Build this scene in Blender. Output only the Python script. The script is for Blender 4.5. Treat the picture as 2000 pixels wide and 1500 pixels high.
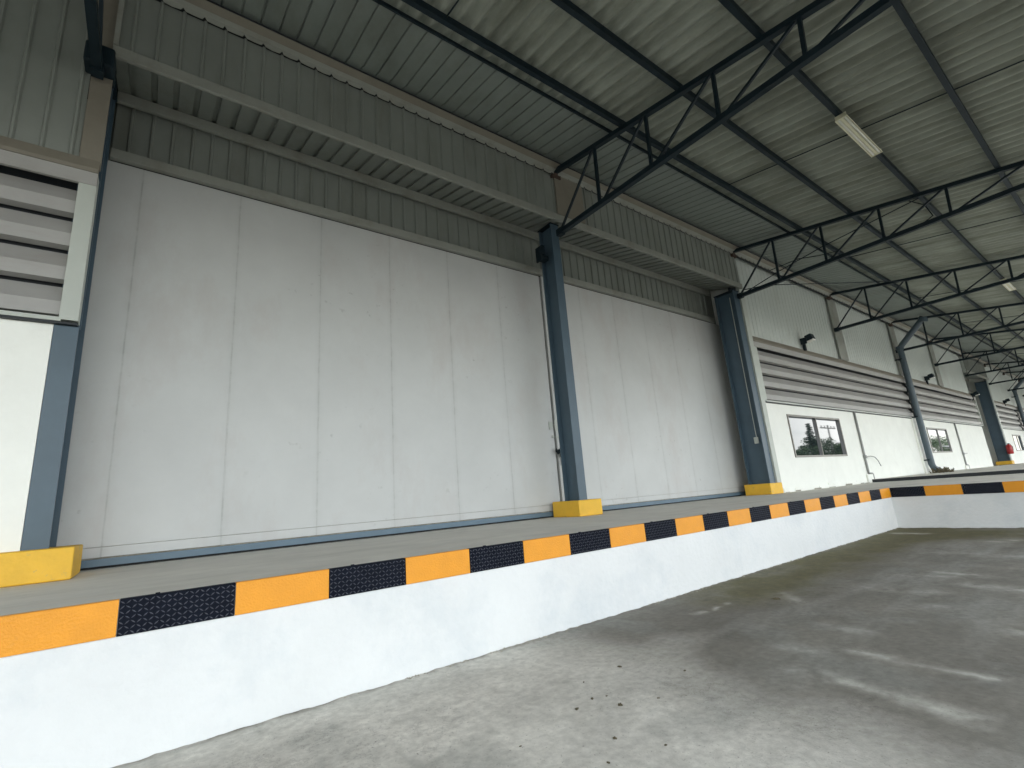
import bpy, bmesh, math, random
import numpy as np
from mathutils import Vector, Matrix
R = math.radians
for o in list(bpy.data.objects): bpy.data.objects.remove(o)
scene = bpy.context.scene
COL = scene.collection

# ------------------------------------------------------------ camera
f_px, yaw, pitch, roll = 946.03, R(37.413), R(13.291), R(-4.486)
cam = bpy.data.cameras.new('camera'); cam.sensor_width = 36; cam.lens = f_px/2000*36
cam.clip_start = 0.05; cam.clip_end = 3000
cobj = bpy.data.objects.new('camera', cam); COL.objects.link(cobj)
fw = Vector((math.sin(yaw)*math.cos(pitch), math.cos(yaw)*math.cos(pitch), math.sin(pitch)))
rt = Vector((math.cos(yaw), -math.sin(yaw), 0)); up = rt.cross(fw)
r2 = math.cos(roll)*rt + math.sin(roll)*up; u2 = -math.sin(roll)*rt + math.cos(roll)*up
M = Matrix.Identity(4)
for i in range(3): M[i][0] = r2[i]; M[i][1] = u2[i]; M[i][2] = -fw[i]
M[2][3] = 1.65
cobj.matrix_world = M
scene.camera = cobj
# ------------------------------------------------------------ light
SUN_EL, SUN_AZ = R(58), R(25)      # azimuth measured clockwise from +Y
w = bpy.data.worlds.new('World'); scene.world = w; w.use_nodes = True
nt = w.node_tree; nt.nodes.clear()
out = nt.nodes.new('ShaderNodeOutputWorld'); bg = nt.nodes.new('ShaderNodeBackground')
sky = nt.nodes.new('ShaderNodeTexSky'); sky.sky_type = 'NISHITA'; sky.sun_disc = False
sky.sun_elevation = SUN_EL; sky.sun_rotation = SUN_AZ; sky.dust_density = 2.0; sky.ozone_density = 1.2
tc = nt.nodes.new('ShaderNodeTexCoord'); mp = nt.nodes.new('ShaderNodeMapping'); mp.inputs['Scale'].default_value = (1, 1, 3)
nz = nt.nodes.new('ShaderNodeTexNoise'); nz.inputs['Scale'].default_value = 2.2; nz.inputs['Detail'].default_value = 6
mp.inputs['Location'].default_value = (2.6, 1.9, .4)
cr = nt.nodes.new('ShaderNodeValToRGB'); cr.color_ramp.elements[0].position = .39; cr.color_ramp.elements[1].position = .57
mx = nt.nodes.new('ShaderNodeMix'); mx.data_type = 'RGBA'; mx.inputs[7].default_value = (8.8, 8.75, 8.4, 1)
nt.links.new(tc.outputs['Generated'], mp.inputs[0]); nt.links.new(mp.outputs[0], nz.inputs['Vector'])
nt.links.new(nz.outputs[0], cr.inputs[0]); nt.links.new(cr.outputs[0], mx.inputs[0])
nt.links.new(sky.outputs[0], mx.inputs[6]); nt.links.new(mx.outputs[2], bg.inputs[0])
bg.inputs[1].default_value = 0.12
nt.links.new(bg.outputs[0], out.inputs[0])
sd = bpy.data.lights.new('sun', 'SUN'); sd.energy = 1.0; sd.angle = R(12); sd.color = (1, .96, .9)
so = bpy.data.objects.new('sun', sd); COL.objects.link(so)
sdir = Vector((math.sin(SUN_AZ)*math.cos(SUN_EL), math.cos(SUN_AZ)*math.cos(SUN_EL), math.sin(SUN_EL)))
so.rotation_euler = sdir.to_track_quat('Z', 'Y').to_euler()
scene.render.engine = 'CYCLES'
scene.cycles.max_bounces = 10; scene.cycles.diffuse_bounces = 6
vs = scene.view_settings; vs.view_transform = 'Standard'; vs.look = 'None'; vs.gamma = 1; vs.exposure = 2.42

# ------------------------------------------------------------ materials
def mat(name, col, rough=.6, var=.12, vscale=1.5, metal=0, bump=.0, bscale=30, dirt=None, dirt_scale=.7, dirt_amt=.5,
        streak=None, spec=.5, stretch=(1, 1, 1), dirt_lo=.5, dirt_hi=.75):
    m = bpy.data.materials.new(name); m.use_nodes = True; n = m.node_tree; b = n.nodes['Principled BSDF']
    b.inputs['Roughness'].default_value = rough; b.inputs['Metallic'].default_value = metal
    b.inputs['Specular IOR Level'].default_value = spec
    L = n.links.new
    g = n.nodes.new('ShaderNodeNewGeometry')
    mpn = n.nodes.new('ShaderNodeMapping'); mpn.inputs['Scale'].default_value = stretch; L(g.outputs['Position'], mpn.inputs[0])
    t = n.nodes.new('ShaderNodeTexNoise'); t.inputs['Scale'].default_value = vscale; t.inputs['Detail'].default_value = 8; t.inputs['Roughness'].default_value = .65
    L(mpn.outputs[0], t.inputs['Vector'])
    mr = n.nodes.new('ShaderNodeMapRange'); mr.inputs[1].default_value = .25; mr.inputs[2].default_value = .75
    mr.inputs[3].default_value = 1-var; mr.inputs[4].default_value = 1+var
    L(t.outputs[0], mr.inputs[0])
    mul = n.nodes.new('ShaderNodeMix'); mul.data_type = 'RGBA'; mul.blend_type = 'MULTIPLY'; mul.inputs[0].default_value = 1
    mul.inputs[6].default_value = (*col, 1); L(mr.outputs[0], mul.inputs[7])
    last = mul.outputs[2]
    if dirt:
        d = n.nodes.new('ShaderNodeTexNoise'); d.inputs['Scale'].default_value = dirt_scale; d.inputs['Detail'].default_value = 10; d.inputs['Roughness'].default_value = .7
        dm = n.nodes.new('ShaderNodeMapping'); dm.inputs['Location'].default_value = (7.3, 2.1, 4.4); dm.inputs['Scale'].default_value = streak or (1, 1, 1)
        L(g.outputs['Position'], dm.inputs[0]); L(dm.outputs[0], d.inputs['Vector'])
        dr = n.nodes.new('ShaderNodeMapRange'); dr.inputs[1].default_value = dirt_lo; dr.inputs[2].default_value = dirt_hi; dr.inputs[3].default_value = 0; dr.inputs[4].default_value = dirt_amt
        L(d.outputs[0], dr.inputs[0])
        m2 = n.nodes.new('ShaderNodeMix'); m2.data_type = 'RGBA'; L(dr.outputs[0], m2.inputs[0]); L(last, m2.inputs[6]); m2.inputs[7].default_value = (*dirt, 1)
        last = m2.outputs[2]
    L(last, b.inputs['Base Color'])
    if bump:
        bt = n.nodes.new('ShaderNodeTexNoise'); bt.inputs['Scale'].default_value = bscale; bt.inputs['Detail'].default_value = 5
        L(g.outputs['Position'], bt.inputs['Vector'])
        bp = n.nodes.new('ShaderNodeBump'); bp.inputs['Strength'].default_value = bump; bp.inputs['Distance'].default_value = .02
        L(bt.outputs[0], bp.inputs['Height']); L(bp.outputs[0], b.inputs['Normal'])
    return m

MT = dict(
    white=mat('white_plaster', (.80, .815, .765), .75, .05, 1.2, bump=.15, bscale=18, dirt=(.52, .52, .46), dirt_scale=1.3, dirt_amt=.25, dirt_lo=.56, dirt_hi=.8),
    dockwhite=mat('white_dock_paint', (.615, .635, .635), .6, .05, 1.5, bump=.35, bscale=14, dirt=(.45, .50, .53), dirt_scale=.9, dirt_amt=.6),
    grime=mat('grime', (.30, .29, .24), .95, .4, 9, bump=.6, bscale=40),
    door=mat('door_panel', (.475, .488, .478), .45, .07, .7, bump=.25, bscale=1.6, dirt=(.41, .38, .36), dirt_scale=.9, dirt_amt=.7, dirt_lo=.52, dirt_hi=.8, streak=(1, 1, .45)),
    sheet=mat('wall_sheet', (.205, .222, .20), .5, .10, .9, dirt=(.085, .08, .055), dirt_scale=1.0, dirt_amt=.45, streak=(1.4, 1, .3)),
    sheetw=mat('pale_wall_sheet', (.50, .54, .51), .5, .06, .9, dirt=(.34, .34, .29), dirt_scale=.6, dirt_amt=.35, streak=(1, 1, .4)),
    flash=mat('flashing', (.26, .27, .24), .5, .10, 1.4, dirt=(.13, .105, .075), dirt_scale=1.3, dirt_amt=.5),
    tan=mat('tan_flashing', (.19, .175, .14), .55, .10, 1.4, dirt=(.13, .105, .08), dirt_scale=1.0, dirt_amt=.5),
    louvre=mat('louvre_blade', (.335, .332, .318), .5, .08, 1.5, dirt=(.24, .21, .18), dirt_scale=1.5, dirt_amt=.4, streak=(.4, 1, 2)),
    frame=mat('vent_frame', (.43, .46, .42), .5, .05, 1.5),
    soffit=mat('soffit_sheet', (.19, .215, .195), .5, .12, .7, dirt=(.07, .067, .045), dirt_scale=.8, dirt_amt=.5, streak=(1, .4, 1)),
    roof=mat('fibre_cement', (.29, .31, .265), .85, .20, .8, bump=.2, bscale=25, dirt=(.07, .07, .04), dirt_scale=.8, dirt_amt=.65, streak=(2.2, .35, 1), dirt_lo=.45, dirt_hi=.72),
    steel=mat('shaded_truss_paint', (.009, .018, .024), .5, .2, 3, spec=.2),  # same paint as the columns, with the shade under the roof in its colour
    column=mat('column_paint', (.055, .092, .122), .45, .12, 2, dirt=(.055, .08, .10), dirt_scale=1.5, dirt_amt=.5, streak=(1, 1, .4)),
    yellow=mat('yellow_paint', (.68, .40, .03), .6, .12, 3, bump=.4, bscale=16, dirt=(.36, .28, .13), dirt_scale=4, dirt_amt=.8, dirt_lo=.6, dirt_hi=.66),
    orange=mat('orange_paint', (.66, .265, .006), .5, .08, 4, bump=.3, bscale=60, dirt=(.45, .22, .05), dirt_scale=9, dirt_amt=.5, dirt_lo=.62, dirt_hi=.78),
    black=mat('black_chequer_plate', (.005, .007, .013), .6, .2, 6, spec=.06),
    stud=mat('black_plate_stud', (.075, .08, .10), .4, .2, 6, spec=.6),  # paler than the plate: highlights on the studs put into the colour
    concrete=mat('dock_concrete', (.64, .62, .56), .8, .12, 1.3, bump=.3, bscale=12, dirt=(.40, .385, .34), dirt_scale=1.2, dirt_amt=.5, streak=(.35, 1.3, 1)),
    dark=mat('dark_gap', (.012, .016, .02), .6, .1),
    rail=mat('blue_rail', (.09, .145, .19), .45, .1, 3),
    alu=mat('window_aluminium', (.13, .125, .11), .4, .08, 4, metal=.3),
    pipe=mat('downpipe_plastic', (.06, .09, .11), .45, .1, 3, dirt=(.09, .10, .10), dirt_scale=2, dirt_amt=.5),
    conduit=mat('grey_conduit', (.25, .26, .25), .5, .1, 4),
    red=mat('red_paint', (.42, .03, .03), .35, .1, 4),
    rust=mat('rusty_steel', (.05, .03, .022), .8, .3, 8),
    lampbody=mat('cream_lamp_housing', (.62, .60, .44), .5, .08, 4, dirt=(.4, .36, .24), dirt_scale=3, dirt_amt=.5),
    tube=mat('lamp_tube', (.72, .72, .66), .3, .04, 4),
    leaf=mat('leaf', (.045, .085, .03), .7, .5, .6),
    dleaf=mat('dark_leaf', (.022, .05, .025), .7, .5, .6),
    bark=mat('bark', (.10, .075, .05), .9, .3, 4),
    weed=mat('withered_weed', (.10, .085, .05), .9, .4, 9),
    whouse=mat('far_white_wall', (.75, .76, .76), .7, .05, .2),
    pole=mat('concrete_pole', (.28, .27, .25), .8, .1, 1),
)
def add_marks(m, base_i=None):
    # hairline grime on the panel joints and a few scattered scuffs
    n = m.node_tree; L = n.links.new; b = n.nodes['Principled BSDF']; src = b.inputs['Base Color'].links[0].from_socket
    g_ = n.nodes.new('ShaderNodeNewGeometry'); sp = n.nodes.new('ShaderNodeSeparateXYZ'); L(g_.outputs['Position'], sp.inputs[0])
    def mth(op, a, b_=None, c=None):
        q = n.nodes.new('ShaderNodeMath'); q.operation = op
        for i, v in enumerate((a, b_, c)):
            if v is None: continue
            if isinstance(v, (int, float)): q.inputs[i].default_value = v
            else: L(v, q.inputs[i])
        return q.outputs[0]
    def noise(scale, sc=(1, 1, 1), loc=(0, 0, 0), det=6, rough=.6):
        mp_ = n.nodes.new('ShaderNodeMapping'); mp_.inputs['Scale'].default_value = sc; mp_.inputs['Location'].default_value = loc; L(g_.outputs['Position'], mp_.inputs[0])
        t = n.nodes.new('ShaderNodeTexNoise'); t.inputs['Scale'].default_value = scale; t.inputs['Detail'].default_value = det; t.inputs['Roughness'].default_value = rough
        L(mp_.outputs[0], t.inputs['Vector']); return t.outputs[0]
    wob = mth('MULTIPLY_ADD', noise(3), .03, -.015)
    fx = mth('PINGPONG', mth('ADD', mth('ADD', sp.outputs[0], wob), .44+1.484*8), 1.484/2)
    line = mth('SUBTRACT', 1, mth('MULTIPLY', fx, 55)); line = mth('MAXIMUM', line, 0)
    soft = mth('MAXIMUM', mth('SUBTRACT', 1, mth('MULTIPLY', fx, 10)), 0)
    brk = mth('MULTIPLY', mth('SUBTRACT', noise(2.2, (1, 1, 1.6), (3, 0, 5), 8, .75), .44), 6); brk = mth('MINIMUM', mth('MAXIMUM', brk, 0), 1)
    brk = mth('MULTIPLY_ADD', brk, .6, .4)
    m1 = mth('MULTIPLY', mth('MULTIPLY', line, brk), .30)
    m1 = mth('ADD', m1, mth('MULTIPLY', mth('MULTIPLY', soft, brk), .10))
    sc = mth('MULTIPLY', mth('SUBTRACT', noise(7, (1, 1, 1), (11, 3, 2), 3, .5), .66), 12); sc = mth('MINIMUM', mth('MAXIMUM', sc, 0), 1)
    area = mth('MULTIPLY', mth('SUBTRACT', noise(.55, (1, 1, 1), (5, 1, 9), 2), .5), 6); area = mth('MINIMUM', mth('MAXIMUM', area, 0), 1)
    m2 = mth('MULTIPLY', mth('MULTIPLY', sc, area), .38)
    tot = mth('MAXIMUM', m1, m2)
    mx_ = n.nodes.new('ShaderNodeMix'); mx_.data_type = 'RGBA'; L(tot, mx_.inputs[0]); L(src, mx_.inputs[6]); mx_.inputs[7].default_value = (.13, .13, .115, 1)
    L(mx_.outputs[2], b.inputs['Base Color'])
add_marks(MT['door'])
g = bpy.data.materials.new('window_glass'); g.use_nodes = True; b = g.node_tree.nodes['Principled BSDF']
b.inputs['Base Color'].default_value = (.01, .014, .018, 1); b.inputs['Roughness'].default_value = .02; b.inputs['IOR'].default_value = 1.5; b.inputs['Specular Tint'].default_value = (.72, .86, 1, 1)
MT['glass'] = g

# ------------------------------------------------------------ mesh helpers
class MB:
    def __init__(s): s.v = []; s.f = []
    def box(s, x0, x1, y0, y1, z0, z1):
        i = len(s.v)
        s.v += [(x0,y0,z0),(x1,y0,z0),(x1,y1,z0),(x0,y1,z0),(x0,y0,z1),(x1,y0,z1),(x1,y1,z1),(x0,y1,z1)]
        s.f += [tuple(i+k for k in q) for q in ((0,3,2,1),(4,5,6,7),(0,1,5,4),(1,2,6,5),(2,3,7,6),(3,0,4,7))]
        return s
    def bar(s, a, b_, w_, h_, upv=(0,0,1)):
        a = Vector(a); b_ = Vector(b_); d = (b_-a).normalized(); u = Vector(upv)
        sd_ = d.cross(u)
        if sd_.length < 1e-4: u = Vector((1,0,0)); sd_ = d.cross(u)
        sd_.normalize(); u = sd_.cross(d).normalized(); i = len(s.v)
        for p in (a, b_):
            for sx, sy in ((-1,-1),(1,-1),(1,1),(-1,1)): s.v.append(tuple(p + sd_*sx*w_/2 + u*sy*h_/2))
        s.f += [tuple(i+k for k in q) for q in ((0,1,2,3),(7,6,5,4),(0,4,5,1),(1,5,6,2),(2,6,7,3),(3,7,4,0))]
        return s
    def tube(s, pts, r, n=12, cap=True):
        pts = [Vector(p) for p in pts]; i0 = len(s.v); rs = r if isinstance(r, (list, tuple)) else [r]*len(pts)
        ref = None
        for k, p in enumerate(pts):
            d = (pts[min(k+1, len(pts)-1)] - pts[max(k-1, 0)]).normalized()
            if ref is None:
                ref = d.orthogonal().normalized()
            ref = (ref - d*ref.dot(d)).normalized(); bn = d.cross(ref)
            for j in range(n):
                a = 2*math.pi*j/n; s.v.append(tuple(p + (ref*math.cos(a)+bn*math.sin(a))*rs[k]))
        for k in range(len(pts)-1):
            for j in range(n):
                a = i0+k*n+j; b2 = i0+k*n+(j+1) % n; s.f.append((a, b2, b2+n, a+n))
        if cap:
            s.f.append(tuple(i0+j for j in range(n))[::-1]); s.f.append(tuple(i0+(len(pts)-1)*n+j for j in range(n)))
        return s
    def ibeam(s, x0, x1, y0, y1, z0, z1, t=.03):   # flanges face -Y / +Y, web along Y
        s.box(x0, x1, y0, y0+t, z0, z1); s.box(x0, x1, y1-t, y1, z0, z1)
        xc = (x0+x1)/2; s.box(xc-.012, xc+.012, y0+t, y1-t, z0, z1); return s
    def ribbed(s, x0, x1, p0, p1, h, pitch=.3, flat=.20, rise=.022, phase=0., seg=1):
        # profiled sheet swept from p0 to p1 in the (y, z) plane; ribs project by h along the left-hand normal
        d = Vector((p1[0]-p0[0], p1[1]-p0[1])).normalized(); nrm = Vector((-d.y, d.x))
        xs = []; k = math.floor((x0-phase)/pitch)
        top = pitch-flat-2*rise
        while True:
            b0 = phase + k*pitch
            for dx, hh in ((0,0),(flat,0),(flat+rise,h),(flat+rise+top,h)): xs.append((b0+dx, hh))
            k += 1
            if b0 > x1: break
        xs = [(x, hh) for x, hh in xs if x0 < x < x1]; xs = [(x0, xs[0][1])] + xs + [(x1, xs[-1][1])]
        i0 = len(s.v); m = len(xs)
        for t in range(seg+1):
            q = t/seg
            for x, hh in xs:
                s.v.append((x, p0[0]+(p1[0]-p0[0])*q+nrm.x*hh, p0[1]+(p1[1]-p0[1])*q+nrm.y*hh))
        for t in range(seg):
            for j in range(m-1): a = i0+t*m+j; s.f.append((a, a+1, a+1+m, a+m))
        return s
    def wavy(s, x0, x1, p0, p1, h, pitch=.3, n=8):
        m = int((x1-x0)/pitch*n)+1; i0 = len(s.v)
        for p in (p0, p1):
            for j in range(m):
                x = x0+j*pitch/n; s.v.append((x, p[0], p[1]+h*math.cos(2*math.pi*j/n)))
        for j in range(m-1): a = i0+j; s.f.append((a, a+1, a+1+m, a+m))
        return s
    def poly(s, pts, x0, x1):          # (y, z) outline extruded along X
        i = len(s.v); n = len(pts)
        for x in (x0, x1):
            for y, z in pts: s.v.append((x, y, z))
        s.f.append(tuple(range(i, i+n))); s.f.append(tuple(range(i+n, i+2*n))[::-1])
        for k in range(n): k2 = (k+1) % n; s.f.append((i+k, i+n+k, i+n+k2, i+k2))
        return s
    def build(s, name, m, parent=None, smooth=False, bevel=0):
        me = bpy.data.meshes.new(name)
        org = Vector((0,0,0)); q = parent
        while q: org = org + q.location; q = q.parent
        me.from_pydata([tuple(Vector(v)-org) for v in s.v], [], s.f); me.update()
        bm = bmesh.new(); bm.from_mesh(me); bmesh.ops.recalc_face_normals(bm, faces=bm.faces); bm.to_mesh(me); bm.free()
        if smooth:
            for p in me.polygons: p.use_smooth = True
        o = bpy.data.objects.new(name, me); COL.objects.link(o); me.materials.append(MT[m] if isinstance(m, str) else m)
        if parent: o.parent = parent
        if bevel:
            bv = o.modifiers.new('bevel', 'BEVEL'); bv.width = bevel; bv.segments = 2; bv.limit_method = 'ANGLE'
        return o

def tag(o, label, cat=None, group=None, kind=None):
    if label: o['label'] = label
    if cat: o['category'] = cat
    if group: o['group'] = group
    if kind: o['kind'] = kind
    return o
def thing(name, loc, label, cat, group=None):
    o = bpy.data.objects.new(name, None); COL.objects.link(o); o.location = loc; o.empty_display_size = .1
    o.matrix_world = Matrix.Translation(loc)
    return tag(o, label, cat, group)
def clone(o, loc, label=None):
    def cp(a, par):
        c = a.copy(); COL.objects.link(c); c.parent = par
        for ch in a.children: cp(ch, c)
        return c
    r = cp(o, None); r.location = loc
    if label: r['label'] = label
    return r
rnd = random.Random(7)

# ------------------------------------------------------------ ground
T = 1.13                       # dock level
def vnoise(x, y, s, seed):
    rs = np.random.RandomState(seed); tab = rs.rand(256, 256)
    u, v_ = x*s, y*s; iu = np.floor(u).astype(int); iv = np.floor(v_).astype(int); fu = u-iu; fv = v_-iv
    fu = fu*fu*(3-2*fu); fv = fv*fv*(3-2*fv)
    a = tab[iu % 256, iv % 256]; b1 = tab[(iu+1) % 256, iv % 256]; c = tab[iu % 256, (iv+1) % 256]; d = tab[(iu+1) % 256, (iv+1) % 256]
    return (a*(1-fu)+b1*fu)*(1-fv)+(c*(1-fu)+d*fu)*fv
def fbm(x, y, s, seed, o=5): return sum(vnoise(x, y, s*2**k, seed+k)*.5**k for k in range(o))/sum(.5**k for k in range(o))
xs = np.concatenate([[-1500,-400,-120,-50,-20,-8,-3], np.arange(-1.5, 17.3, .045), [18,20,26,40,80,150,400,1500]])
ys = np.concatenate([[-1500,-400,-120,-50,-20,-10,-5,-2.5,-1], np.arange(0, 5.12, .045), [6,8,12,30,100,400,1500]])
gx, gy = np.meshgrid(xs, ys, indexing='ij')
near = np.clip((gx+1.5)/.5, 0, 1)*np.clip((17.4-gx)/.3, 0, 1)*np.clip((gy)/.5, 0, 1)
rim = np.exp(-((5.0-gy)/.10)**2) + np.exp(-((17.0-gx)/.13)**2)
gz = near*(.006*(fbm(gx, gy, 2.5, 3)-.5) + np.clip((gx-6)/11, 0, 1)*.035 + rim*.026*(fbm(gx, gy, 9, 11, 6)-.3))
gz[(gy > 5.06)] = -.02; gz[gx > 17.1] = -.02
def blob(x0, y0, x1, y1, wd, amp, seed):
    dx, dy = x1-x0, y1-y0; L2 = dx*dx+dy*dy
    ux = gx+.22*(fbm(gx, gy, 1.6, seed)-.5); uy = gy+.22*(fbm(gx, gy, 1.6, seed+200)-.5)
    t = np.clip(((ux-x0)*dx+(uy-y0)*dy)/L2, 0, 1); d = np.hypot(ux-(x0+t*dx), uy-(y0+t*dy))
    return amp*np.exp(-(d/(wd*1.25))**1.4)*np.clip(2.6*fbm(gx, gy, 6, seed)-.6, 0, 1.1)
n1 = fbm(gx, gy, .55, 21, 6); n2 = fbm(gx, gy, 2.2, 31, 5); n3 = fbm(gx, gy, 9, 41, 4)
# wet, darkened concrete towards the inner corner; pale dry concrete near the viewer
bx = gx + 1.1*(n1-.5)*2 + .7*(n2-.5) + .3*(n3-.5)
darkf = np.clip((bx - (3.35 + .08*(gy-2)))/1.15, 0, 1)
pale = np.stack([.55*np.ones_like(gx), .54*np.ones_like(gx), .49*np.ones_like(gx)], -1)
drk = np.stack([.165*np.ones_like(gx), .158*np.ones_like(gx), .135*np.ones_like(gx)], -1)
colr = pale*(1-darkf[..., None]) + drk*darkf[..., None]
colr *= (.78+.46*n2)[..., None]*(.88+.24*n3)[..., None]*(.85+.3*n1)[..., None]
patch = np.clip((fbm(gx, gy, 1.6, 61)-.55)/.12, 0, 1)*.35
colr = colr*(1-patch[..., None]) + np.array([.24, .25, .23])*patch[..., None]
lift = np.clip((fbm(gx*.5, gy*2.2, 1.3, 71)-.5)/.2, 0, 1)*.6*darkf
colr = colr*(1-lift[..., None]) + np.array([.25, .25, .225])*lift[..., None]
moss = 1.25*np.exp(-((gy-4.45)/.85)**2)*np.clip((gx-5.8)/1.6, 0, 1) + np.exp(-((gx-15.9)/1.6)**2)
moss = np.clip(moss*(.4+1.2*fbm(gx, gy, 1.7, 51))-.12, 0, 1)
colr = colr*(1-moss[..., None]*.85) + np.array([.088, .080, .022])*moss[..., None]*.85*(.7+.6*n3)[..., None]
st = np.zeros_like(gx)
for i, (a, b1, c, d, wd, am) in enumerate([
    (4.75,2.3,4.6,1.6,.09,.9),(4.6,1.6,4.54,1.15,.07,1),(5.55,2.35,5.46,1.87,.07,.7),(5.46,1.87,5.48,1.24,.045,1),
    (5.22,2.69,5.26,2.39,.07,.7),(10.11,2.62,10.01,2.01,.09,1),(9.74,2.86,9.85,2.32,.08,.6),(5.88,4.21,6.68,4.17,.035,.9),
    (9.24,2.04,9.11,1.4,.13,.6),(7.59,2.25,7.79,2.05,.08,.5),(15.7,4.7,15.6,4.1,.10,.9),(14.29,2.5,14.41,2.3,.12,1),
    (7.6,3.83,7.27,3.41,.09,.5),(6.31,2.73,6.24,2.31,.09,.5),(7.21,1.5,6.92,1.2,.09,.5),(8.6,3.1,8.5,2.2,.16,.35),(12.4,3.0,12.2,1.6,.25,.4)]):
    st = np.maximum(st, blob(a, b1, c, d, wd, am, 80+i))
colr = colr*(1-st[..., None]*.9) + np.array([.50, .50, .45])*st[..., None]*.9
far = np.clip((-gy-3)/4, 0, 1)[..., None]; colr = colr*(1-far) + np.array([.07, .07, .06])*far  # unseen yard behind the viewer darkened to cut light bounced onto the roof
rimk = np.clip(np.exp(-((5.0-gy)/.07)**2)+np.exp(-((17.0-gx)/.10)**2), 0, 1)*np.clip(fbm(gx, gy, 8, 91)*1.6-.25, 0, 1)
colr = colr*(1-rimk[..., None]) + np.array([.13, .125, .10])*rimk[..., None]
nx, ny = len(xs), len(ys)
verts = np.stack([gx, gy, gz], -1).reshape(-1, 3)
idx = np.arange(nx*ny).reshape(nx, ny)
faces = np.stack([idx[:-1, :-1], idx[1:, :-1], idx[1:, 1:], idx[:-1, 1:]], -1).reshape(-1, 4)
me = bpy.data.meshes.new('ground'); me.from_pydata(verts.tolist(), [], faces.tolist())
ca = me.color_attributes.new('stain', 'FLOAT_COLOR', 'POINT')
ca.data.foreach_set('color', np.concatenate([np.clip(colr.reshape(-1, 3), .02, .7), np.ones((nx*ny, 1))], 1).astype(np.float32).ravel())
for p in me.polygons: p.use_smooth = True
ground = bpy.data.objects.new('ground', me); COL.objects.link(ground); tag(ground, None, kind='structure')
gm = mat('yard_concrete', (1, 1, 1), .85, .24, 13, bump=.12, bscale=70, dirt=(.10, .10, .08), dirt_scale=42, dirt_amt=.75, dirt_lo=.615, dirt_hi=.66)
n = gm.node_tree; at = n.nodes.new('ShaderNodeAttribute'); at.attribute_name = 'stain'
for nd in n.nodes:
    if nd.type == 'MIX' and nd.blend_type == 'MULTIPLY': n.links.new(at.outputs['Color'], nd.inputs[6])
# fine vein-like dark cracks and blotches, only in patches
def veins(m):
    n = m.node_tree; L = n.links.new; b = n.nodes['Principled BSDF']; src = b.inputs['Base Color'].links[0].from_socket
    g_ = n.nodes.new('ShaderNodeNewGeometry')
    def noise(scale, det, rough, loc):
        mp_ = n.nodes.new('ShaderNodeMapping'); mp_.inputs['Location'].default_value = loc; L(g_.outputs['Position'], mp_.inputs[0])
        t = n.nodes.new('ShaderNodeTexNoise'); t.inputs['Scale'].default_value = scale; t.inputs['Detail'].default_value = det; t.inputs['Roughness'].default_value = rough
        L(mp_.outputs[0], t.inputs['Vector']); return t.outputs[0]
    def rng(v, a, b_, c, d):
        q = n.nodes.new('ShaderNodeMapRange'); q.inputs[1].default_value = a; q.inputs[2].default_value = b_; q.inputs[3].default_value = c; q.inputs[4].default_value = d; L(v, q.inputs[0]); return q.outputs[0]
    def mth(op, a, b_):
        q = n.nodes.new('ShaderNodeMath'); q.operation = op
        for i, v in enumerate((a, b_)):
            if isinstance(v, (int, float)): q.inputs[i].default_value = v
            else: L(v, q.inputs[i])
        return q.outputs[0]
    v = mth('ABSOLUTE', mth('SUBTRACT', noise(2.3, 10, .72, (4, 4, 0)), .5), 0)
    v = rng(v, 0, .012, 1, 0); v = mth('MULTIPLY', v, rng(noise(.9, 3, .5, (9, 2, 0)), .5, .62, 0, .55))
    bl = mth('MULTIPLY', rng(noise(3.1, 12, .8, (1, 7, 0)), .52, .70, 0, .38), rng(noise(.7, 2, .5, (2, 2, 0)), .42, .6, .15, 1))
    t = mth('MAXIMUM', v, bl)
    mx_ = n.nodes.new('ShaderNodeMix'); mx_.data_type = 'RGBA'; mx_.blend_type = 'MULTIPLY'; L(t, mx_.inputs[0]); L(src, mx_.inputs[6]); mx_.inputs[7].default_value = (.42, .42, .42, 1)
    L(mx_.outputs[2], b.inputs['Base Color'])
veins(gm)
me.materials.append(gm)

# ------------------------------------------------------------ loading dock
XL, XR = -42.0, 100.0
dock = thing('loading_dock', (0, 5, 0), 'concrete loading dock with white painted face and yellow black edge plates', 'loading dock')
m = MB(); m.box(XL, XR, 5.03, 9.75, 1.0, T); m.box(17.03, XR, -12, 5.03, 1.0, T); m.build('dock_floor', 'concrete', dock)
m = MB(); m.box(XL, 17.0, 5.0, 5.03, -.2, T-.003); m.box(17.0, 17.03, -12, 5.0, -.2, T-.003); m.build('painted_wall', 'dockwhite', dock)
m = MB(); m.box(26.0, XR, -12, 8.2, T+.002, T+.14); m.build('raised_floor', 'concrete', dock)
m = MB(); m.box(25.96, 26.0, -12, 8.2, T+.002, T+.135); m.build('dark_riser', 'dark', dock)  # thin dark strip along the front edge of the raised floor
# chequer plate: a plate with raised lozenges
def plate_mesh(W, studs):
    m = MB(); m.box(0, W, -.018, 0, -.255, 0); m.box(0, W, -.018, .05, 0, .006)
    ms = MB()
    if studs:
        cols = 21; rows = 7; sx = W/cols; sz = .255/rows
        for i in range(cols):
            for j in range(rows):
                cx = (i+.5)*sx; cz = -(j+.5)*sz; a = R(42) if (i+j) % 2 else R(-36)
                L_, H_ = .020, .0048; c, s_ = math.cos(a), math.sin(a); k = len(ms.v)
                for (u, v_, y) in ((-L_,0,-.018),(0,-H_,-.018),(L_,0,-.018),(0,H_,-.018),(-L_*.45,0,-.0235),(L_*.45,0,-.0235)):
                    ms.v.append((cx+u*c-v_*s_, y, cz+u*s_+v_*c))
                ms.f += [(k,k+1,k+5,k+4),(k+1,k+2,k+5),(k+2,k+3,k+4,k+5),(k+3,k,k+4)]
    return m, ms
W = .776
proto = {}
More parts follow.
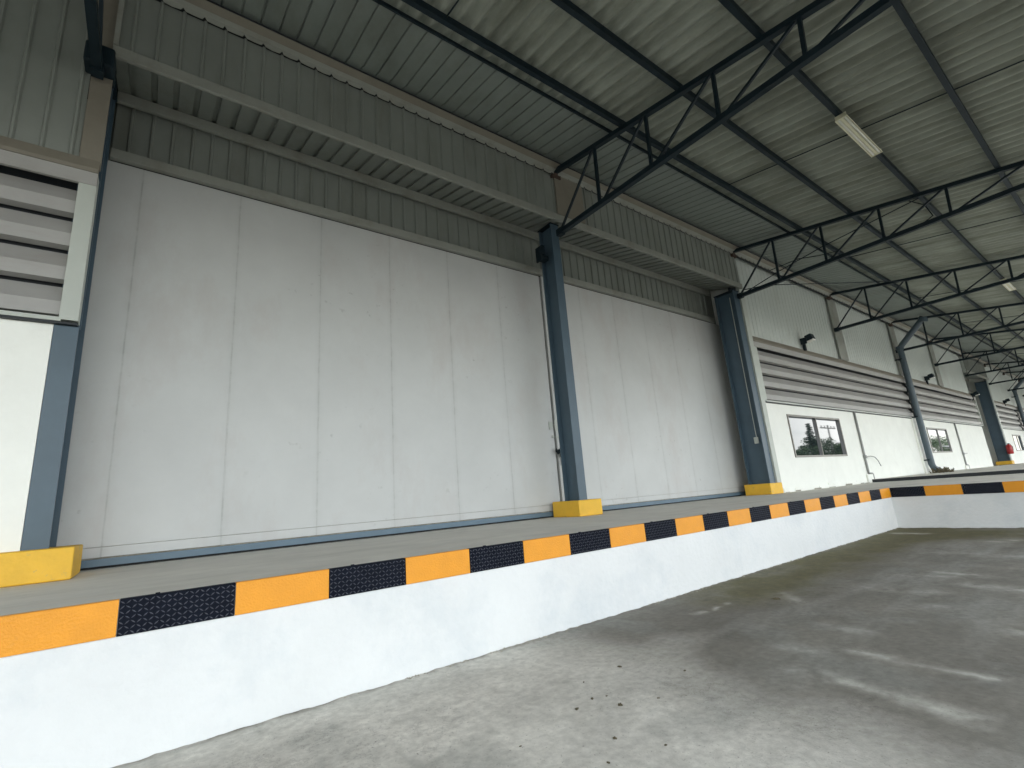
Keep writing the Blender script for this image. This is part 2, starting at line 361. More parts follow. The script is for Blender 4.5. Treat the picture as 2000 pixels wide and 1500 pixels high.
def plate(x, y, rz, kind):
    if kind not in proto:
        m, ms = plate_mesh(W-.004, kind == 'black'); o = m.build('edge_plate', kind, None, bevel=.002)
        objs = [o]
        if ms.v: s_ = ms.build('tread_pattern', 'stud', None); objs.append(s_)
        proto[kind] = objs
        use = objs
    else:
        use = [q.copy() for q in proto[kind]]
        for q in use: COL.objects.link(q)
    use[0].parent = dock; use[0].location = (x, y-5, T-.002); use[0].rotation_euler = (0, 0, rz)
    use[0]['label'] = ('black chequered steel edge plate' if kind == 'black' else 'orange painted edge plate')
    if len(use) > 1: use[1].parent = use[0]
x = -.09 - W*16; k = 0
while x < 17.0 - .1:
    if x > -13: plate(x+.002, 5.0, 0, 'black' if k % 2 == 0 else 'orange')
    x += W; k += 1
y = 4.98; k = 0
while y > -11.2:
    plate(17.0, y-.002, -math.pi/2, 'black' if k % 2 == 0 else 'orange'); y -= W; k += 1
# small bolts on the top lip of the black plates
for kx in range(11):
    xx = -.09 + 2*W*kx
    for q in (.22,): m = MB(); m.box(xx+q, xx+q+.03, 5.012, 5.035, T+.004, T+.012); m.build('plate_lug', 'black', dock)

# ------------------------------------------------------------ warehouse
wh = thing('warehouse', (0, 8.25, 0), 'long industrial warehouse with white plaster base and grey metal cladding above', 'warehouse')
YW = 8.25
def zr(yy, base=10.08): return base - .16*(8.1-yy)
# plaster base walls
for a, b1 in ((XL, -1.125), (17.2, 51.7), (58.75, XR)):
    m = MB(); m.box(a, b1, YW, YW+.2, T, 4.37); m.build('plaster_wall', 'white', wh)
m = MB(); m.box(34.2, 35.3, YW-.1, YW-.003, T, 4.33); m.build('plaster_pilaster', 'white', wh, bevel=.01)
for a, b1 in ((17.75, 25.4), (26.7, 34.1), (35.4, 42.7), (43.8, 51.6)):
    x = a; m = MB()
    while x < b1: L_ = rnd.uniform(.5, 1.4); m.box(x, min(x+L_, b1), YW-.03-rnd.random()*.03, YW-.002, T+.002, T+.10+rnd.random()*.08); x += L_
    m.build('rough_skirting', 'white', wh)
for a, b1 in ((17.75, 25.4), (26.7, 34.1)):
    x = a
    while x < b1: L_ = rnd.uniform(.1, .8); m = MB(); m.box(x, x+L_, YW-.075, YW-.063, T+.002, T+.02+rnd.random()*.05); m.build('skirting_grime', 'grime', wh); x += L_+rnd.random()*1.2
# upper cladding
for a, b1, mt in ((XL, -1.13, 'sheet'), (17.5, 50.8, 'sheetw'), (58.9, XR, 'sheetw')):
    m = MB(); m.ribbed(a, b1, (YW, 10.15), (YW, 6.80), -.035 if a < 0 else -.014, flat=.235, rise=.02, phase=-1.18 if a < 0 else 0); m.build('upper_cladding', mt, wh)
for i, xx in enumerate((25.7, 34.3, 42.2)):
    m = MB(); m.box(xx, xx+.95, YW-.11, YW-.05, 6.84, 10.0); m.build('pilaster', 'flash', wh, bevel=.01)
# louvred vents
def louvre(a, b1, fl, fr):
    blades = MB(); back = MB(); zt = 6.42; P = .4975
    back.box(a, b1, YW+.16, YW+.19, 4.37, 6.6)
    for k in range(4):
        z0 = zt - k*P
        blades.poly([(YW+.12, z0-.045), (YW-.05, z0-.30), (YW-.05, z0-P+.012), (YW+.10, z0-P+.005), (YW+.10, z0-P+.018), (YW-.04, z0-P+.03), (YW-.035, z0-.295), (YW+.13, z0-.035)], a, b1)
    o = blades.build('louvre_vent', 'louvre', wh)
    o['label'] = 'grey horizontal louvre vent band'
    back.build('vent_backing', 'dark', o)
    fm = MB()
    if fl: fm.box(a-.16, a+.02, YW-.09, YW+.12, 4.37, 6.60)
    if fr: fm.box(b1-.02, b1+(.17 if b1 < 0 else .14), YW-.09, YW+.12, 4.37, 6.60)
    fm.box(a, b1, YW-.085, YW+.1, 4.345, 4.40)
    fm.build('vent_frame', 'frame', o)
    cm = MB(); cm.box(a-.16*fl, b1+.17*fr, YW-.075, YW-.003, 4.315, 4.343); cm.build('vent_shadow_strip', 'dark', o)  # near-black strip stands in for the shadow gap under the vent
    cm = MB(); cm.box(a-.16*fl, b1+.17*fr, YW-.10, YW-.052, 6.40, 6.60); cm.build('vent_head', 'louvre', o)
    cm = MB(); cm.poly([(YW-.11, 6.603), (YW-.11, 6.66), (YW-.05, 6.83), (YW-.045, 6.83), (YW-.045, 6.603)], a-.16*fl, b1+.17*fr); cm.build('cap_flashing', 'tan', o)
louvre(XL, -1.055, 0, 1); louvre(17.68, 34.75, 1, 0); louvre(35.55, 51.75, 0, 1); louvre(59.1, 69, 1, 0); louvre(70, XR, 0, 0)
m = MB(); m.box(17.22, 17.52, YW-.105, YW+.1, 6.8, 8.62); m.box(17.22, 17.50, YW-.105, YW-.003, T+.37, 6.8)
m.build('corner_flashing', 'frame', wh)
m = MB(); m.box(-1.12, -.875, YW-.03, YW-.003, 6.70, 8.45); m.build('corner_flashing', 'tan', wh)
m = MB(); m.box(58.6, 59.0, YW-.1, YW-.003, T+.3, 9.9); m.build('corner_flashing', 'frame', wh)

# door bays: box canopy above recessed doors
def bay(a, b1, first=False):
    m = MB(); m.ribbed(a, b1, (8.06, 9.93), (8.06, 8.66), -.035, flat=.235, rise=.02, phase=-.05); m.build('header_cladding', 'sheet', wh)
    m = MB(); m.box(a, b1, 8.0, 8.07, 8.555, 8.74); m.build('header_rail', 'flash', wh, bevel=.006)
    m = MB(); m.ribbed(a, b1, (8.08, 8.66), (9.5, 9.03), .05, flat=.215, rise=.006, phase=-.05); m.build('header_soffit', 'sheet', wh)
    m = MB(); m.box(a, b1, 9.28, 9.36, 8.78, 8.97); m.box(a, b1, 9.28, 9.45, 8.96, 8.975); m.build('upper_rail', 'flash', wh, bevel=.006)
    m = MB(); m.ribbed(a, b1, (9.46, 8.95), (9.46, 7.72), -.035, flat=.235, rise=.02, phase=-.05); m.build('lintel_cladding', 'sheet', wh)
    m = MB(); m.box(a, b1, 9.28, 9.38, 7.665, 7.84); m.build('door_track_cover', 'flash', wh, bevel=.006)
    m = MB(); m.box(a, b1, 9.50, 9.55, T, 9.0); m.build('recess_backing', 'dark', wh)
bay(-.9, 8.42); bay(8.42, 17.2); bay(50.9, 58.7)
m = MB(); m.box(17.17, 17.2, 8.07, 8.24, 8.56, 10.0); m.build('header_return', 'sheetw', wh); m = MB(); m.box(50.9, 50.93, 8.07, 8.24, 8.56, 10); m.build('header_return', 'sheetw', wh)
m = MB(); m.box(8.05, 9.05, 7.99, 8.019, 8.745, 9.93); m.build('cover_panel', 'tan', wh)
m = MB(); m.box(-.9, -.84, 7.98, 8.03, 8.745, 10); m.build('edge_trim', 'flash', wh)
def door(a, b1, seams, label, z1=7.66):
    m = MB(); e = [a]+seams+[b1]
    for q, r_ in zip(e[:-1], e[1:]): m.box(q+.0005, r_-.0005, 9.40, 9.44, 1.43, z1)
    o = m.build('sliding_door', 'door', wh); o['label'] = label
    m = MB(); m.box(a, b1, 9.398, 9.438, 1.285, 1.424); m.build('bottom_panel', 'door', o)
    m = MB(); m.box(a, b1, 9.34, 9.40, 1.165, 1.265); m.build('bottom_rail', 'rail', o)
    m = MB(); m.box(a, b1, 9.441, 9.45, 1.2, z1); m.build('backing_sheet', 'grime', o)
    return o
d1 = door(-1.5, 8.43, [-.44, 1.03, 2.51, 4.0, 5.48, 6.95], 'wide closed sliding door of tall pale grey panels')
d2 = door(8.95, 17.7, [9.95, 11.44, 12.93, 14.42, 15.9], 'closed pale grey sliding door of the second bay')
d3 = door(52.3, 58.9, [53.8, 55.3, 56.8, 58.3], 'far pale grey sliding door beyond the vents')
m = MB(); m.box(8.475, 8.93, 9.36, 9.44, 1.45, 7.66); m.build('door_jamb', 'door', wh)
m = MB(); m.box(8.475, 8.93, 9.35, 9.44, 1.2, 1.44); m.build('jamb_foot', 'rail', wh)
m = MB(); m.box(51.72, 52.2, 9.3, 9.45, T+.14, 6.6); m.build('dark_doorway', 'dark', wh)
m = MB(); m.box(51.9, 51.95, 9.27, 9.3, 2.2, 3.4); m.build('doorway_handle', 'frame', wh)
# latch plates on the first door
m = MB()
m.box(8.28, 8.40, 9.375, 9.399, 3.32, 3.52); m.box(8.44, 8.58, 9.345, 9.36, 3.28, 3.56); m.tube([(8.36,9.35,3.43),(8.50,9.35,3.43)], .012, 8)
m.build('door_latch', 'frame', d1); m = MB(); m.box(8.35, 8.42, 9.375, 9.399, 3.10, 3.16); m.box(8.44, 8.53, 9.345, 9.36, 3.10, 3.15); m.build('door_latch', 'frame', d1)
# ledge under the eaves
m = MB(); nx_ = -4.0; i0 = 0
edge = []
while nx_ < 50.8:
    e0 = -.05+.3*round((nx_+.05)/.3)
    edge += [(e0-.035+.2475, 9.905+rnd.uniform(-.006, .006)), (e0+.2475+rnd.uniform(-.01, .01), 9.968), (e0+.2475+.035, 9.905+rnd.uniform(-.006, .006)), (e0+.2475+.15, 9.893+rnd.uniform(-.01, .008))]
    nx_ += .3
for x, z in edge:
    m.v += [(x, 8.0, z), (x, 7.985, 9.99), (x, 7.90, 10.015)]
for k in range(len(edge)-1):
    q = 3*k; m.f += [(q, q+3, q+4, q+1), (q+1, q+4, q+5, q+2)]
m.build('eaves_flashing', 'flash', wh)
m = MB(); m.box(-42, 50.8, 8.07, 8.1, 9.9, 10.15); m.build('eaves_shade_strip', 'dark', wh)  # near-black strip stands in for the shade behind the flashing notches
m = MB(); m.box(XL, XR, 7.80, 7.84, 10.09, 10.155); m.build('eaves_shade_strip', 'dark', wh)  # shade between trim and soffit, put in as a dark strip
m = MB(); m.poly([(7.925, 10.01), (7.77, 10.075), (7.78, 10.09), (7.94, 10.035)], XL, XR); m.build('eaves_gutter_trim', 'tan', wh)
# windows
def window(a, b1, z0, z1):
    m = MB(); t = .07
    m.box(a, b1, YW-.035, YW-.002, z0, z0+t); m.box(a, b1, YW-.035, YW-.002, z1-t, z1)
    m.box(a, a+t, YW-.035, YW-.002, z0+t, z1-t); m.box(b1-t, b1, YW-.035, YW-.002, z0+t, z1-t)
    xm = (a+b1)/2; m.box(xm-.025, xm+.025, YW-.035, YW-.002, z0+t, z1-t)
    o = m.build('window', 'alu', wh)
    gm_ = MB(); gm_.box(a+t, xm-.025, YW-.016, YW-.004, z0+t, z1-t); gm_.build('pane', 'glass', o)
    gm_ = MB(); gm_.box(xm+.025, b1-t, YW-.016, YW-.004, z0+t, z1-t); gm_.build('pane', 'glass', o)
    m = MB(); m.box(xm-.025-.28, xm-.025, YW-.022, YW-.0165, z0+t, z1-t); m.box(b1-t-.36, b1-t, YW-.022, YW-.0165, z0+t, z1-t); m.box(a+t, b1-t, YW-.022, YW-.0168, z1-t-.06, z1-t)
    m.build('frame_reflection', 'dark', o)  # dark bars stand in for the frame's reflection in the panes
window(19.15, 24.0, 2.33, 3.95); window(36.75, 41.0, 2.38, 3.88); window(63, 67, 2.38, 3.88)
# warehouse body behind so no light leaks in
m = MB(); m.box(XL, XR, 9.56, 9.6, 0, 10.6); m.box(XL, XL+.05, 8.4, 9.56, T, 10.1); m.box(XR-.05, XR, 8.4, 9.56, T, 10.1); m.build('rear_wall', 'sheet', wh)
m = MB(); m.box(XL, XR, 8.02, 9.56, 10.16, 10.2); m.build('eaves_closure', 'sheet', wh)
for a, b1 in ((-1.7, -1.6), (17.75, 17.8), (51.0, 51.1), (59.0, 59.1)):
    m = MB(); m.box(a, b1, 8.42, 9.56, T, 10.1); m.build('recess_side_wall', 'white', wh)
m = MB(); m.box(-1.2, -.9, 8.1, 8.2, 8.45, 10.15); m.build('corner_flashing', 'tan', wh)
m = MB(); m.box(-1.7, -.9, 8.9, 9.0, 8.4, 10.15); m.box(17.1, 17.75, 8.42, 8.5, T, 10.1); m.build('corner_backing', 'dark', wh)

# ------------------------------------------------------------ canopy roof
cn = thing('canopy_roof', (0, 5.7, 8), 'dark trussed canopy roof of corrugated sheets over the dock', 'canopy')
YE = -5.3
m = MB(); m.ribbed(XL, XR, (7.70, zr(7.70)+.135), (6.06, zr(6.06)+.10), -.03, flat=.26, rise=.01, phase=.13); m.build('soffit_sheet', 'soffit', cn)
m = MB(); m.ribbed(XL, XR, (8.4, zr(8.4)+.17), (7.6, zr(7.6)+.17), -.03, flat=.26, rise=.01, phase=.13); m.build('eaves_sheet', 'soffit', cn)
yb = [6.3, 4.35, 2.7, 1.05, -.6, -2.2, -3.8, YE]
m = MB()
for i in range(len(yb)-1):
    m.wavy(XL, XR, (yb[i]+.14, zr(yb[i]+.14)+.205+.014), (yb[i+1], zr(yb[i+1])+.225), .062)
m.build('roof_sheet', 'roof', cn, smooth=True)
m = MB(); m.box(XL, XR, 6.05, 6.09, zr(6.06)+.05, zr(6.06)+.12); m.build('soffit_edge_angle', 'steel', cn)
m = MB(); m.box(XL, XR, 5.67, 5.76, zr(5.72)+.0, zr(5.72)+.15); m.build('gutter_beam', 'steel', cn)
for yy in (4.2, 2.57, .93, -.7, -2.3, -3.9, -5.2):
    m = MB(); z = zr(yy); m.box(XL, XR, yy-.008, yy+.008, z+.0, z+.155); m.box(XL, XR, yy+.008, yy+.085, z+.0, z+.012); m.box(XL, XR, yy+.008, yy+.085, z+.143, z+.155)
    m.build('purlin', 'steel', cn)
TX = [-9.6, -1.04, 8.12, 17.02, 25.72, 34.45, 42.3, 50.6, 58.9, 67.2, 75.5, 83.8, 92.1]
tb = [8.05, 6.62, 5.12, 3.56, 2.03, .5, -1.05, -2.6, -4.1, -5.2]
def truss(xc):
    ch = MB(); ch.bar((xc, 8.05, zr(8.05)-.045), (xc, -5.25, zr(-5.25)-.045), .12, .11)
    o = ch.build('roof_truss', 'steel', cn)
    bc = MB(); bc.bar((xc, 8.08, 8.25), (xc, -4.6, 8.25), .12, .12); bc.build('bottom_chord', 'steel', o)
    for i in range(len(tb)-2):
        y0, y1 = tb[i], tb[i+1]
        m = MB(); m.bar((xc+.012, y0-.07 if i else y0, 8.28), (xc+.012, y1+.06, zr(y1)-.08), .05, .05); m.build('web_member', 'steel', o)
        m = MB(); m.bar((xc-.012, y1-.03, zr(y1)-.08), (xc-.012, y1+.02, 8.28), .065, .065); m.build('web_member', 'steel', o)
    m = MB(); m.box(xc-.14, xc+.14, 7.96, 8.12, 9.80, 9.90); m.box(xc-.06, xc+.06, 7.97, 8.1, 9.90, zr(8.05)-.06); m.build('truss_shoe', 'rust', o)
    m = MB(); m.box(xc-.07, xc+.07, 7.96, 8.14, 8.16, 8.34); m.build('chord_plate', 'steel', o)
    return o
t0 = truss(0.0)
def ctree(a, par, dx):
    c = a.copy(); COL.objects.link(c); c.parent = par; c.location.x += dx
    for ch in a.children: ctree(ch, c, 0)
for xx in TX[1:]: ctree(t0, cn, xx)
t0.location.x += TX[0]
for a, b1 in zip(TX[:-1], TX[1:]):
    xm = (a+b1)/2; m = MB()
    m.tube([(xm, 5.7, zr(5.7)+.10), (xm, -5.2, zr(-5.2)+.10)], .014, 6); m.build('sag_rod', 'steel', cn)

# ------------------------------------------------------------ columns and their bases
def column(x0, x1, y0, y1, z1, label, extra=None):
    c = thing('steel_column', ((x0+x1)/2, (y0+y1)/2, T), label, 'column', 'blue grey steel columns along the dock')
    m = MB()
    if x0 < 0: m.ibeam(x0, x1, y0, y1, T+.1, 4.34); m.ibeam(x0, x1, y0+.16, y1, 4.341, z1)
    else: m.ibeam(x0, x1, y0, y1, T+.1, z1)
    m.build('shaft', 'column', c)
    m = MB(); m.box(x0-.02, x1+.02, y0-.02, y1+.02, z1, z1+.02); m.build('cap_plate', 'steel', c)
    return c
c1 = column(-1.12, -.875, YW-.002, 8.9, 8.45, 'blue grey steel column at the left edge beside the louvre vent')
m = MB(); m.box(-1.2, -.86, 7.95, 8.42, 8.28, 8.62); m.build('truss_seat', 'steel', c1, bevel=.03)
c2 = column(8.15, 8.41, 8.42, 8.92, 8.72, 'dark blue steel column between the two big sliding doors')
m = MB(); m.box(7.88, 8.14, 8.62, 8.80, 7.72, 7.84); m.box(7.90, 8.0, 8.58, 8.84, 7.84, 8.1); m.box(7.86, 7.9, 8.6, 8.8, 7.66, 8.0); m.build('roller_bracket', 'steel', c2)
c3 = column(16.83, 17.195, 8.2, 8.95, 8.5, 'wide dark blue steel column right of the second sliding door')
m = MB(); m.tube([(16.83+.10, 8.42, T+1.9), (16.83+.10, 8.42, 8.3)], .014, 6); m.build('conduit', 'frame', c3)
c4 = column(58.4, 58.75, 8.2, 8.95, 8.5, 'distant blue steel column holding the red extinguisher')
def block(x0, x1, y0, y1, label, z0=T+.002, h=.365):
    m = MB(); m.box(0, x1-x0, 0, y1-y0, 0, h)
    o = m.build('column_base', 'yellow', None, bevel=.018); o.location = (x0, y0, z0)
    tag(o, label, 'concrete base', 'yellow concrete column bases'); return o
block(-1.9, -.61, 7.88, 8.95, 'long yellow concrete base at the left edge of the dock')
block(8.04, 8.80, 8.34, 9.27, 'yellow concrete base under the column between the doors')
block(16.78, 17.62, 8.19, 9.1, 'yellow concrete base under the wide column near the window')
block(58.2, 59.2, 8.1, 9.1, 'small distant yellow base below the red extinguisher', T+.141, .3)

# switch box, chain, extinguisher, floodlights
m = MB(); m.box(0, .05, -.07, .07, -.11, .11); sw = m.build('switch_box', 'frame', None, bevel=.006); sw.location = (16.86, 8.42, 2.97)
tag(sw, 'small pale grey switch box on the wide blue column', 'switch box')
ch = thing('door_chain', (8.44, 9.33, 2.9), 'short dark chain with padlock hanging at the first sliding door edge', 'chain')
def ring(m, c, r_, t_, ax):
    pts = []
    for k in range(13):
        a = 2*math.pi*k/12; u, v_ = r_*math.cos(a), r_*1.4*math.sin(a)
        pts.append((c[0]+(u if ax else 0), c[1]+(0 if ax else u), c[2]+v_))
    m.tube(pts, t_, 6, cap=False)
m = MB()
for k in range(9):
    ring(m, (8.40+.024*k, 9.335-.004*(k % 2), 2.74+.03*math.cos(k*1.3)), .028, .009, k % 2)
for k in range(5): ring(m, (8.56+.01*(k % 2), 9.32, 2.68-.06*k), .026, .009, k % 2)
m.build('chain_links', 'steel', ch)
m = MB(); m.box(8.50, 8.60, 9.29, 9.325, 2.60, 2.69); pts = [(8.52, 9.307, 2.69), (8.52, 9.307, 2.74), (8.55, 9.307, 2.765), (8.58, 9.307, 2.74), (8.58, 9.307, 2.69)]
m.tube(pts, .008, 6); m.build('padlock', 'alu', ch, bevel=.004)
ex = thing('fire_extinguisher', (58.0, 8.1, 2.0), 'red fire extinguisher hanging on the distant blue column', 'extinguisher')
m = MB(); m.tube([(58.1, 8.0, 2.12), (58.1, 8.0, 2.16), (58.1, 8.0, 2.75), (58.1, 8.0, 2.87), (58.1, 8.0, 2.92)], [.16, .2, .2, .12, .05], 16); m.build('cylinder', 'red', ex, smooth=True)
m = MB(); m.box(58.06, 58.14, 7.9, 8.04, 2.92, 3.0); m.tube([(58.1,7.9,2.95),(58.1,7.78,2.7),(58.1,7.8,2.4)], .02, 8); m.build('valve_and_hose', 'steel', ex)
def flood(x, z, label, s=1.0):
    f_ = thing('floodlight', (x, 8.1, z), label, 'floodlight', 'floodlights above the vents')
    m = MB(); m.poly([(7.72, z+.02), (7.78, z+.27), (8.02, z+.22), (7.98, z-.02)], x-.17, x+.17); m.build('lamp_head', 'steel', f_, bevel=.01)
    m = MB(); m.poly([(7.715, z+.03), (7.735, z-.01), (7.97, z-.05), (7.985, z-.022)], x-.15, x+.15); m.build('lens', 'tube', f_)
    m = MB(); m.box(x-.2, x-.172, 7.95, 8.2, z-.12, z+.15); m.box(x-.06, x+.06, 8.1, 8.2, z-.36, z-.05); m.build('bracket', 'steel', f_)
flood(21.9, 7.13, 'black floodlight above the vent over the nearer window')
flood(39.3, 7.03, 'black floodlight above the vent right of the downpipe')
flood(51.0, 6.7, 'small black floodlight at the end of the second vent band')
flood(63.6, 6.9, 'farthest black floodlight beyond the distant blue column')

# downpipes
def downpipe(x, label):
    dp = thing('downpipe', (x, 8.0, T), label, 'downpipe', 'grey blue downpipes')
    r_ = .155
    m = MB(); m.tube([(x, 6.55, 9.85), (x, 6.62, 9.70), (x, 7.80, 8.55), (x, 7.92, 8.35), (x, 7.92, 8.0), (x+.02, 7.92, 1.75), (x+.06, 7.88, 1.55), (x+.45, 7.7, 1.33)], r_, 16)
    m.build('pipe', 'pipe', dp, smooth=True)
    m = MB(); m.tube([(x, 6.55, 9.8), (x, 6.58, 9.55)], .21, 16); m.tube([(x, 7.92, 8.25), (x, 7.92, 8.5)], .185, 16); m.build('pipe_socket', 'pipe', dp, smooth=False)
    m = MB()
    for z in (7.7, 4.35, 1.95): m.box(x-.24, x+.24, 7.9, 8.24, z, z+.06)
    m.build('pipe_clip', 'steel', dp)
downpipe(34.45, 'grey blue downpipe bending from the canopy between the two windows')
downpipe(69.3, 'distant downpipe at the right edge beyond the blue column')
# conduits on the plaster wall
def conduit(x, label, arc):
    cd = thing('wall_conduit', (x, 8.2, T), label, 'conduit', 'conduits on the plaster wall')
    m = MB(); m.tube([(x, 8.2, 4.33), (x, 8.2, 1.6), (x+.05, 8.2, 1.54), (x+.42, 8.2, 1.52), (x+.46, 8.2, 1.48), (x+.46, 8.2, T+.01)], .045, 8); m.build('pipe', 'conduit', cd, smooth=True)
    m = MB()
    if arc: m.tube([(x+.02, 8.15, 2.27), (x+.5, 8.12, 2.29), (x+.9, 8.1, 2.24), (x+1.2, 8.1, 2.08), (x+1.42, 8.1, 1.82)], .018, 6)
    else: m.tube([(x+.02, 8.15, 2.27), (x+.7, 8.12, 2.29)], .018, 6)
    m.box(x-.06, x+.06, 8.13, 8.245, 2.2, 2.34); m.build('bent_wire', 'conduit', cd)
    m = MB(); m.box(x-.25, x+.40, 8.17, 8.247, T+.002, 1.50); m.build('plaster_pad', 'white', cd, bevel=.02)
conduit(25.85, 'grey conduit with a curved loose wire right of the nearer window', True)
conduit(43.4, 'thin grey conduit right of the second window', False)

# ceiling lamps under the purlins
def lamp(x, y, L_, label):
    z = zr(y)-.04
    l = thing('fluorescent_lamp', (x+L_/2, y, z), label, 'ceiling lamp', 'ceiling lamps fixed to a purlin')
    m = MB(); m.poly([(y-.12, z-.07), (y-.05, z+.03), (y+.05, z+.03), (y+.12, z-.07), (y+.112, z-.075), (y+.045, z+.015), (y-.045, z+.015), (y-.112, z-.075)], x, x+L_)
    m.box(x, x+.03, y-.105, y+.105, z-.07, z+.028); m.box(x+L_-.03, x+L_, y-.105, y+.105, z-.07, z+.028)
    m.box(x+.02, x+L_-.02, y-.03, y+.03, z-.06, z+.014); m.build('reflector', 'lampbody', l)
    for dy in (-.062, .062):
        m = MB(); m.tube([(x+.05, y+dy, z-.05), (x+L_-.05, y+dy, z-.05)], .024, 10); m.build('lamp_tube', 'tube', l, smooth=True)
lamp(11.45, 2.57, 2.2, 'cream fluorescent lamp under the roof near the top right')
lamp(28.8, 2.57, 2.1, 'small distant fluorescent lamp beyond the third truss')
# loose cables between the trusses
def cable(pts, label, r_=.016):
    m = MB(); P = []
    for a, b1 in zip(pts[:-1], pts[1:]):
        for k in range(8): P.append(tuple(Vector(a).lerp(Vector(b1), k/8)))
    P.append(pts[-1]); m.tube(P, r_, 6); o = m.build('cable', 'steel', None, smooth=True); tag(o, label, 'cable'); return o
cable([(17.2, 8.0, 8.5), (17.3, 7.2, 8.38), (25.7, 5.0, 9.45)], 'thin cable running from the wide column up to the third truss')
cable([(17.1, 7.8, 8.36), (17.1, 6.6, 8.62), (17.1, 5.2, 8.85), (17.1, 2.6, 9.1)], 'thin cable lying along the bottom chord of the second truss')
cable([(17.25, 2.85, 9.2), (17.25, 2.55, 8.9), (17.25, 2.45, 8.5), (17.25, 2.8, 8.34), (17.25, 3.5, 8.33)], 'drooping cable loop hanging from the purlin at the second truss')
cable([(19.8, 8.0, 9.9), (19.8, 6.9, 9.9), (19.8, 6.2, 9.7), (19.8, 5.6, 9.6)], 'short dark cable under the eaves right of the wide column')

# weeds at the pipe foot, crumbs on the concrete
wd = MB()
for k in range(160):
    a = rnd.random()*6.28; r_ = rnd.random()**.5*.75; h = rnd.uniform(.05, .38)*(1-r_*.6)
    p = Vector((33.2+r_*math.cos(a)*1.3, 7.3+r_*math.sin(a)*.6, T+.14)); q = p + Vector((rnd.uniform(-.12, .12), rnd.uniform(-.12, .12), h)); s_ = Vector((rnd.uniform(-.03, .03), rnd.uniform(-.03, .03), 0))
    i = len(wd.v); wd.v += [tuple(p-s_), tuple(p+s_), tuple(q+s_*.6), tuple(q-s_*.6)]; wd.f.append((i, i+1, i+2, i+3))
tag(wd.build('weed_clump', 'weed', None), 'brown withered weed clump at the foot of the downpipe', 'weeds')
ld = MB()
for k in range(1500):
    x = rnd.uniform(1.5, 16.9); q = vn = math.sin(x*2.1)+math.sin(x*5.3+1)+math.sin(x*11.7)
    if q < -.4 or rnd.random() < .35: continue
    y = 4.992-abs(rnd.gauss(0, .022)); z = max(0, (x-6)/11)*.035+.003; s_ = rnd.uniform(.004, .016); i = len(ld.v)
    for a in range(4): t = a*1.57+rnd.random(); ld.v.append((x+math.cos(t)*s_*1.5, y+math.sin(t)*s_, z+rnd.uniform(-.004, .004)))
    ld.v.append((x+rnd.uniform(-s_, s_)*.4, y, z+s_*rnd.uniform(.6, 1.4)))
    ld.f += [(i, i+1, i+4), (i+1, i+2, i+4), (i+2, i+3, i+4), (i+3, i, i+4)]
tag(ld.build('loose_dirt', 'grime', None), 'loose dirt gathered along the base of the white dock wall', 'dirt', kind='stuff')
def crumb(x, y, s):
    bm = bmesh.new(); bmesh.ops.create_icosphere(bm, subdivisions=2, radius=s)
    rr = random.Random(int(x*1000)); off = [Vector((rr.uniform(-1, 1), rr.uniform(-1, 1), 0))*s for _ in range(2)]
    for v in bm.verts:
        v.co *= 1+rr.uniform(-.4, .4); v.co.z *= .45; v.co.x *= 1.5
    me = bpy.data.meshes.new('dirt_crumb'); bm.to_mesh(me); bm.free(); me.materials.append(MT['weed'])
    o = bpy.data.objects.new('dirt_crumb', me); COL.objects.link(o); o.location = (x, y, s*.25); o.rotation_euler = (0, 0, rr.uniform(0, 3))
    tag(o, ('dark crumb lying alone on the damp ground near the dock wall' if x > 7 else 'largest dark crumb in the cluster on the pale yard concrete' if s == .017 else 'small dark crumb of dirt lying on the pale yard concrete'), 'dirt crumb', 'dirt crumbs on the yard concrete')
for x, y, s in ((3.09,3.29,.011),(2.87,3.24,.013),(3.15,3.04,.017),(2.72,2.71,.012),(2.46,2.53,.009),(3.8,3.62,.014),(7.21,3.75,.035),(3.21,3.24,.007),(2.88,2.41,.008),(3.45,2.9,.009),(2.2,3.1,.007),(3.3,3.6,.008),(4.1,3.1,.01)): crumb(x, y, s)

# ------------------------------------------------------------ what the windows reflect: trees, pole, far sheds across the yard
def leafcloud(m, c, rad, n_, size, rr):
    for k in range(n_):
        d = Vector((rr.gauss(0, 1), rr.gauss(0, 1), rr.gauss(0, 1))).normalized()*(rr.random()**.45)
        p = Vector(c)+Vector((d.x*rad[0], d.y*rad[1], d.z*rad[2]))
        a = Vector((rr.uniform(-1, 1), rr.uniform(-1, 1), rr.uniform(-1, 1))).normalized()*size; b_ = a.orthogonal().normalized()*size*.6
        i = len(m.v); m.v += [tuple(p-a), tuple(p-b_), tuple(p+a), tuple(p+b_)]; m.f.append((i, i+1, i+2, i+3))
def conifer(x, y, h, label):
    rr = random.Random(int(x)); t = thing('conifer_tree', (x, y, 0), label, 'tree')
    m = MB(); m.tube([(x, y, 0), (x, y, h*.5), (x, y, h)], [.45, .25, .04], 8); m.build('trunk', 'bark', t)
    m = MB(); L_ = 26
    for k in range(L_):
        z = h*(.18+.82*k/L_); r_ = (1-(k/L_)**.9)*h*.27+.2
        for j in range(7):
            a = rr.random()*6.28; rj = r_*rr.uniform(.6, 1.1)
            for q in range(9):
                u = rr.random(); p = (x+math.cos(a)*rj*u, y+math.sin(a)*rj*u, z-.12*rj*u); leafcloud(m, p, (.5, .5, .22), 3, .28, rr)
    m.build('crown', 'dleaf', t)
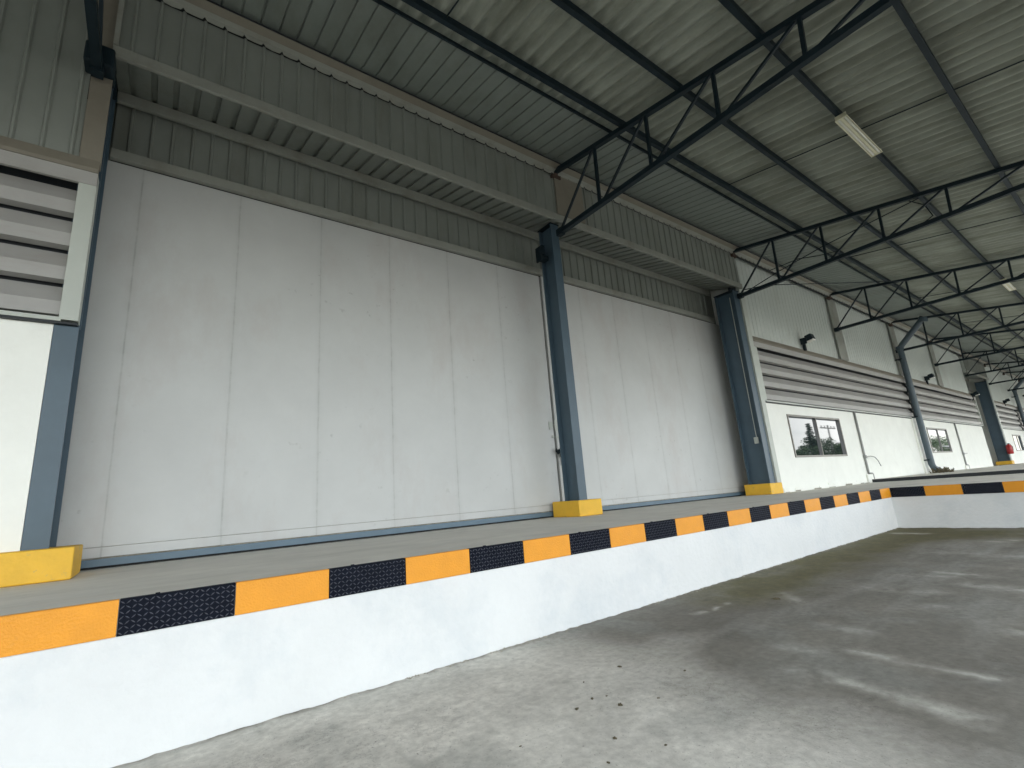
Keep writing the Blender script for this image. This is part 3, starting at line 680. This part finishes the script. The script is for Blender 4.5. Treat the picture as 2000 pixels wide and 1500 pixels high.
def broad(x, y, h, r_, label, mt='leaf'):
    rr = random.Random(int(x*3)); t = thing('broadleaf_tree', (x, y, 0), label, 'tree', 'trees across the yard')
    m = MB(); m.tube([(x, y, 0), (x+.2, y, h*.4), (x, y, h*.75)], [.4, .28, .1], 8)
    for j in range(5):
        a = rr.random()*6.28; m.tube([(x+.1, y, h*.35), (x+math.cos(a)*r_*.6, y+math.sin(a)*r_*.6, h*.7)], [.16, .05], 6)
    m.build('trunk', 'bark', t); m = MB()
    for j in range(22):
        a = rr.random()*6.28; u = rr.random()**.5*r_*.8; z = h*rr.uniform(.35, .9)
        leafcloud(m, (x+math.cos(a)*u, y+math.sin(a)*u, z), (r_*.33, r_*.33, h*.12), 110, .35, rr)
    m.build('crown', mt, t)
conifer(193, -60, 20.5, 'tall dark conifer mirrored in the nearer window')
for i, (x, y, h, r_) in enumerate([(183, -58, 12, 6), (200, -62, 15.5, 7), (210, -60, 13, 6), (219, -58, 14, 6.5), (174, -62, 10.5, 6), (230, -64, 13, 7), (335, -60, 18, 12), (360, -62, 17, 13), (388, -60, 19, 13)]):
    broad(x, y, h, r_, ['dark round tree left of the mirrored conifer', 'tall bushy tree right of the mirrored conifer', 'low leafy tree under the mirrored pole', 'leafy tree right of the mirrored pole', 'lowest bushy tree at the mirrored window edge', 'last leafy tree beyond the mirrored pole',
          'wide green tree mirrored in the second window', 'broad tree mirrored behind the far shed', 'farthest broad tree mirrored in the second window'][i])
up_ = thing('utility_pole', (213, -61, 0), 'grey utility pole with crossarm mirrored in the nearer window', 'utility pole')
m = MB(); m.tube([(213, -61, 0), (213, -61, 20.3)], [.4, .28], 8); m.build('pole', 'pole', up_)
m = MB(); m.box(206, 220, -61.2, -60.9, 18.9, 19.3); m.build('crossarm', 'pole', up_)
for xx in (207, 210, 216, 219):
    m = MB(); m.tube([(xx, -61, 19.3), (xx, -61, 20)], .18, 6); m.build('insulator', 'pole', up_)
sh = thing('far_shed', (360, -52, 0), 'low white shed mirrored in the second window', 'shed')
m = MB(); m.box(335, 375, -53, -50, 0, 6); m.build('wall', 'whouse', sh)
m = MB(); m.poly([(-54, 11), (-49, 10.2), (-49, 10.5), (-54, 11.5)], 333, 377); m.box(335, 375, -53, -52.8, 9.6, 11); m.build('roof', 'whouse', sh)
for k in range(9):
    m = MB(); m.box(336+k*4.5, 336.4+k*4.5, -52.9, -52.6, 6, 9.6); m.build('post', 'pole', sh)
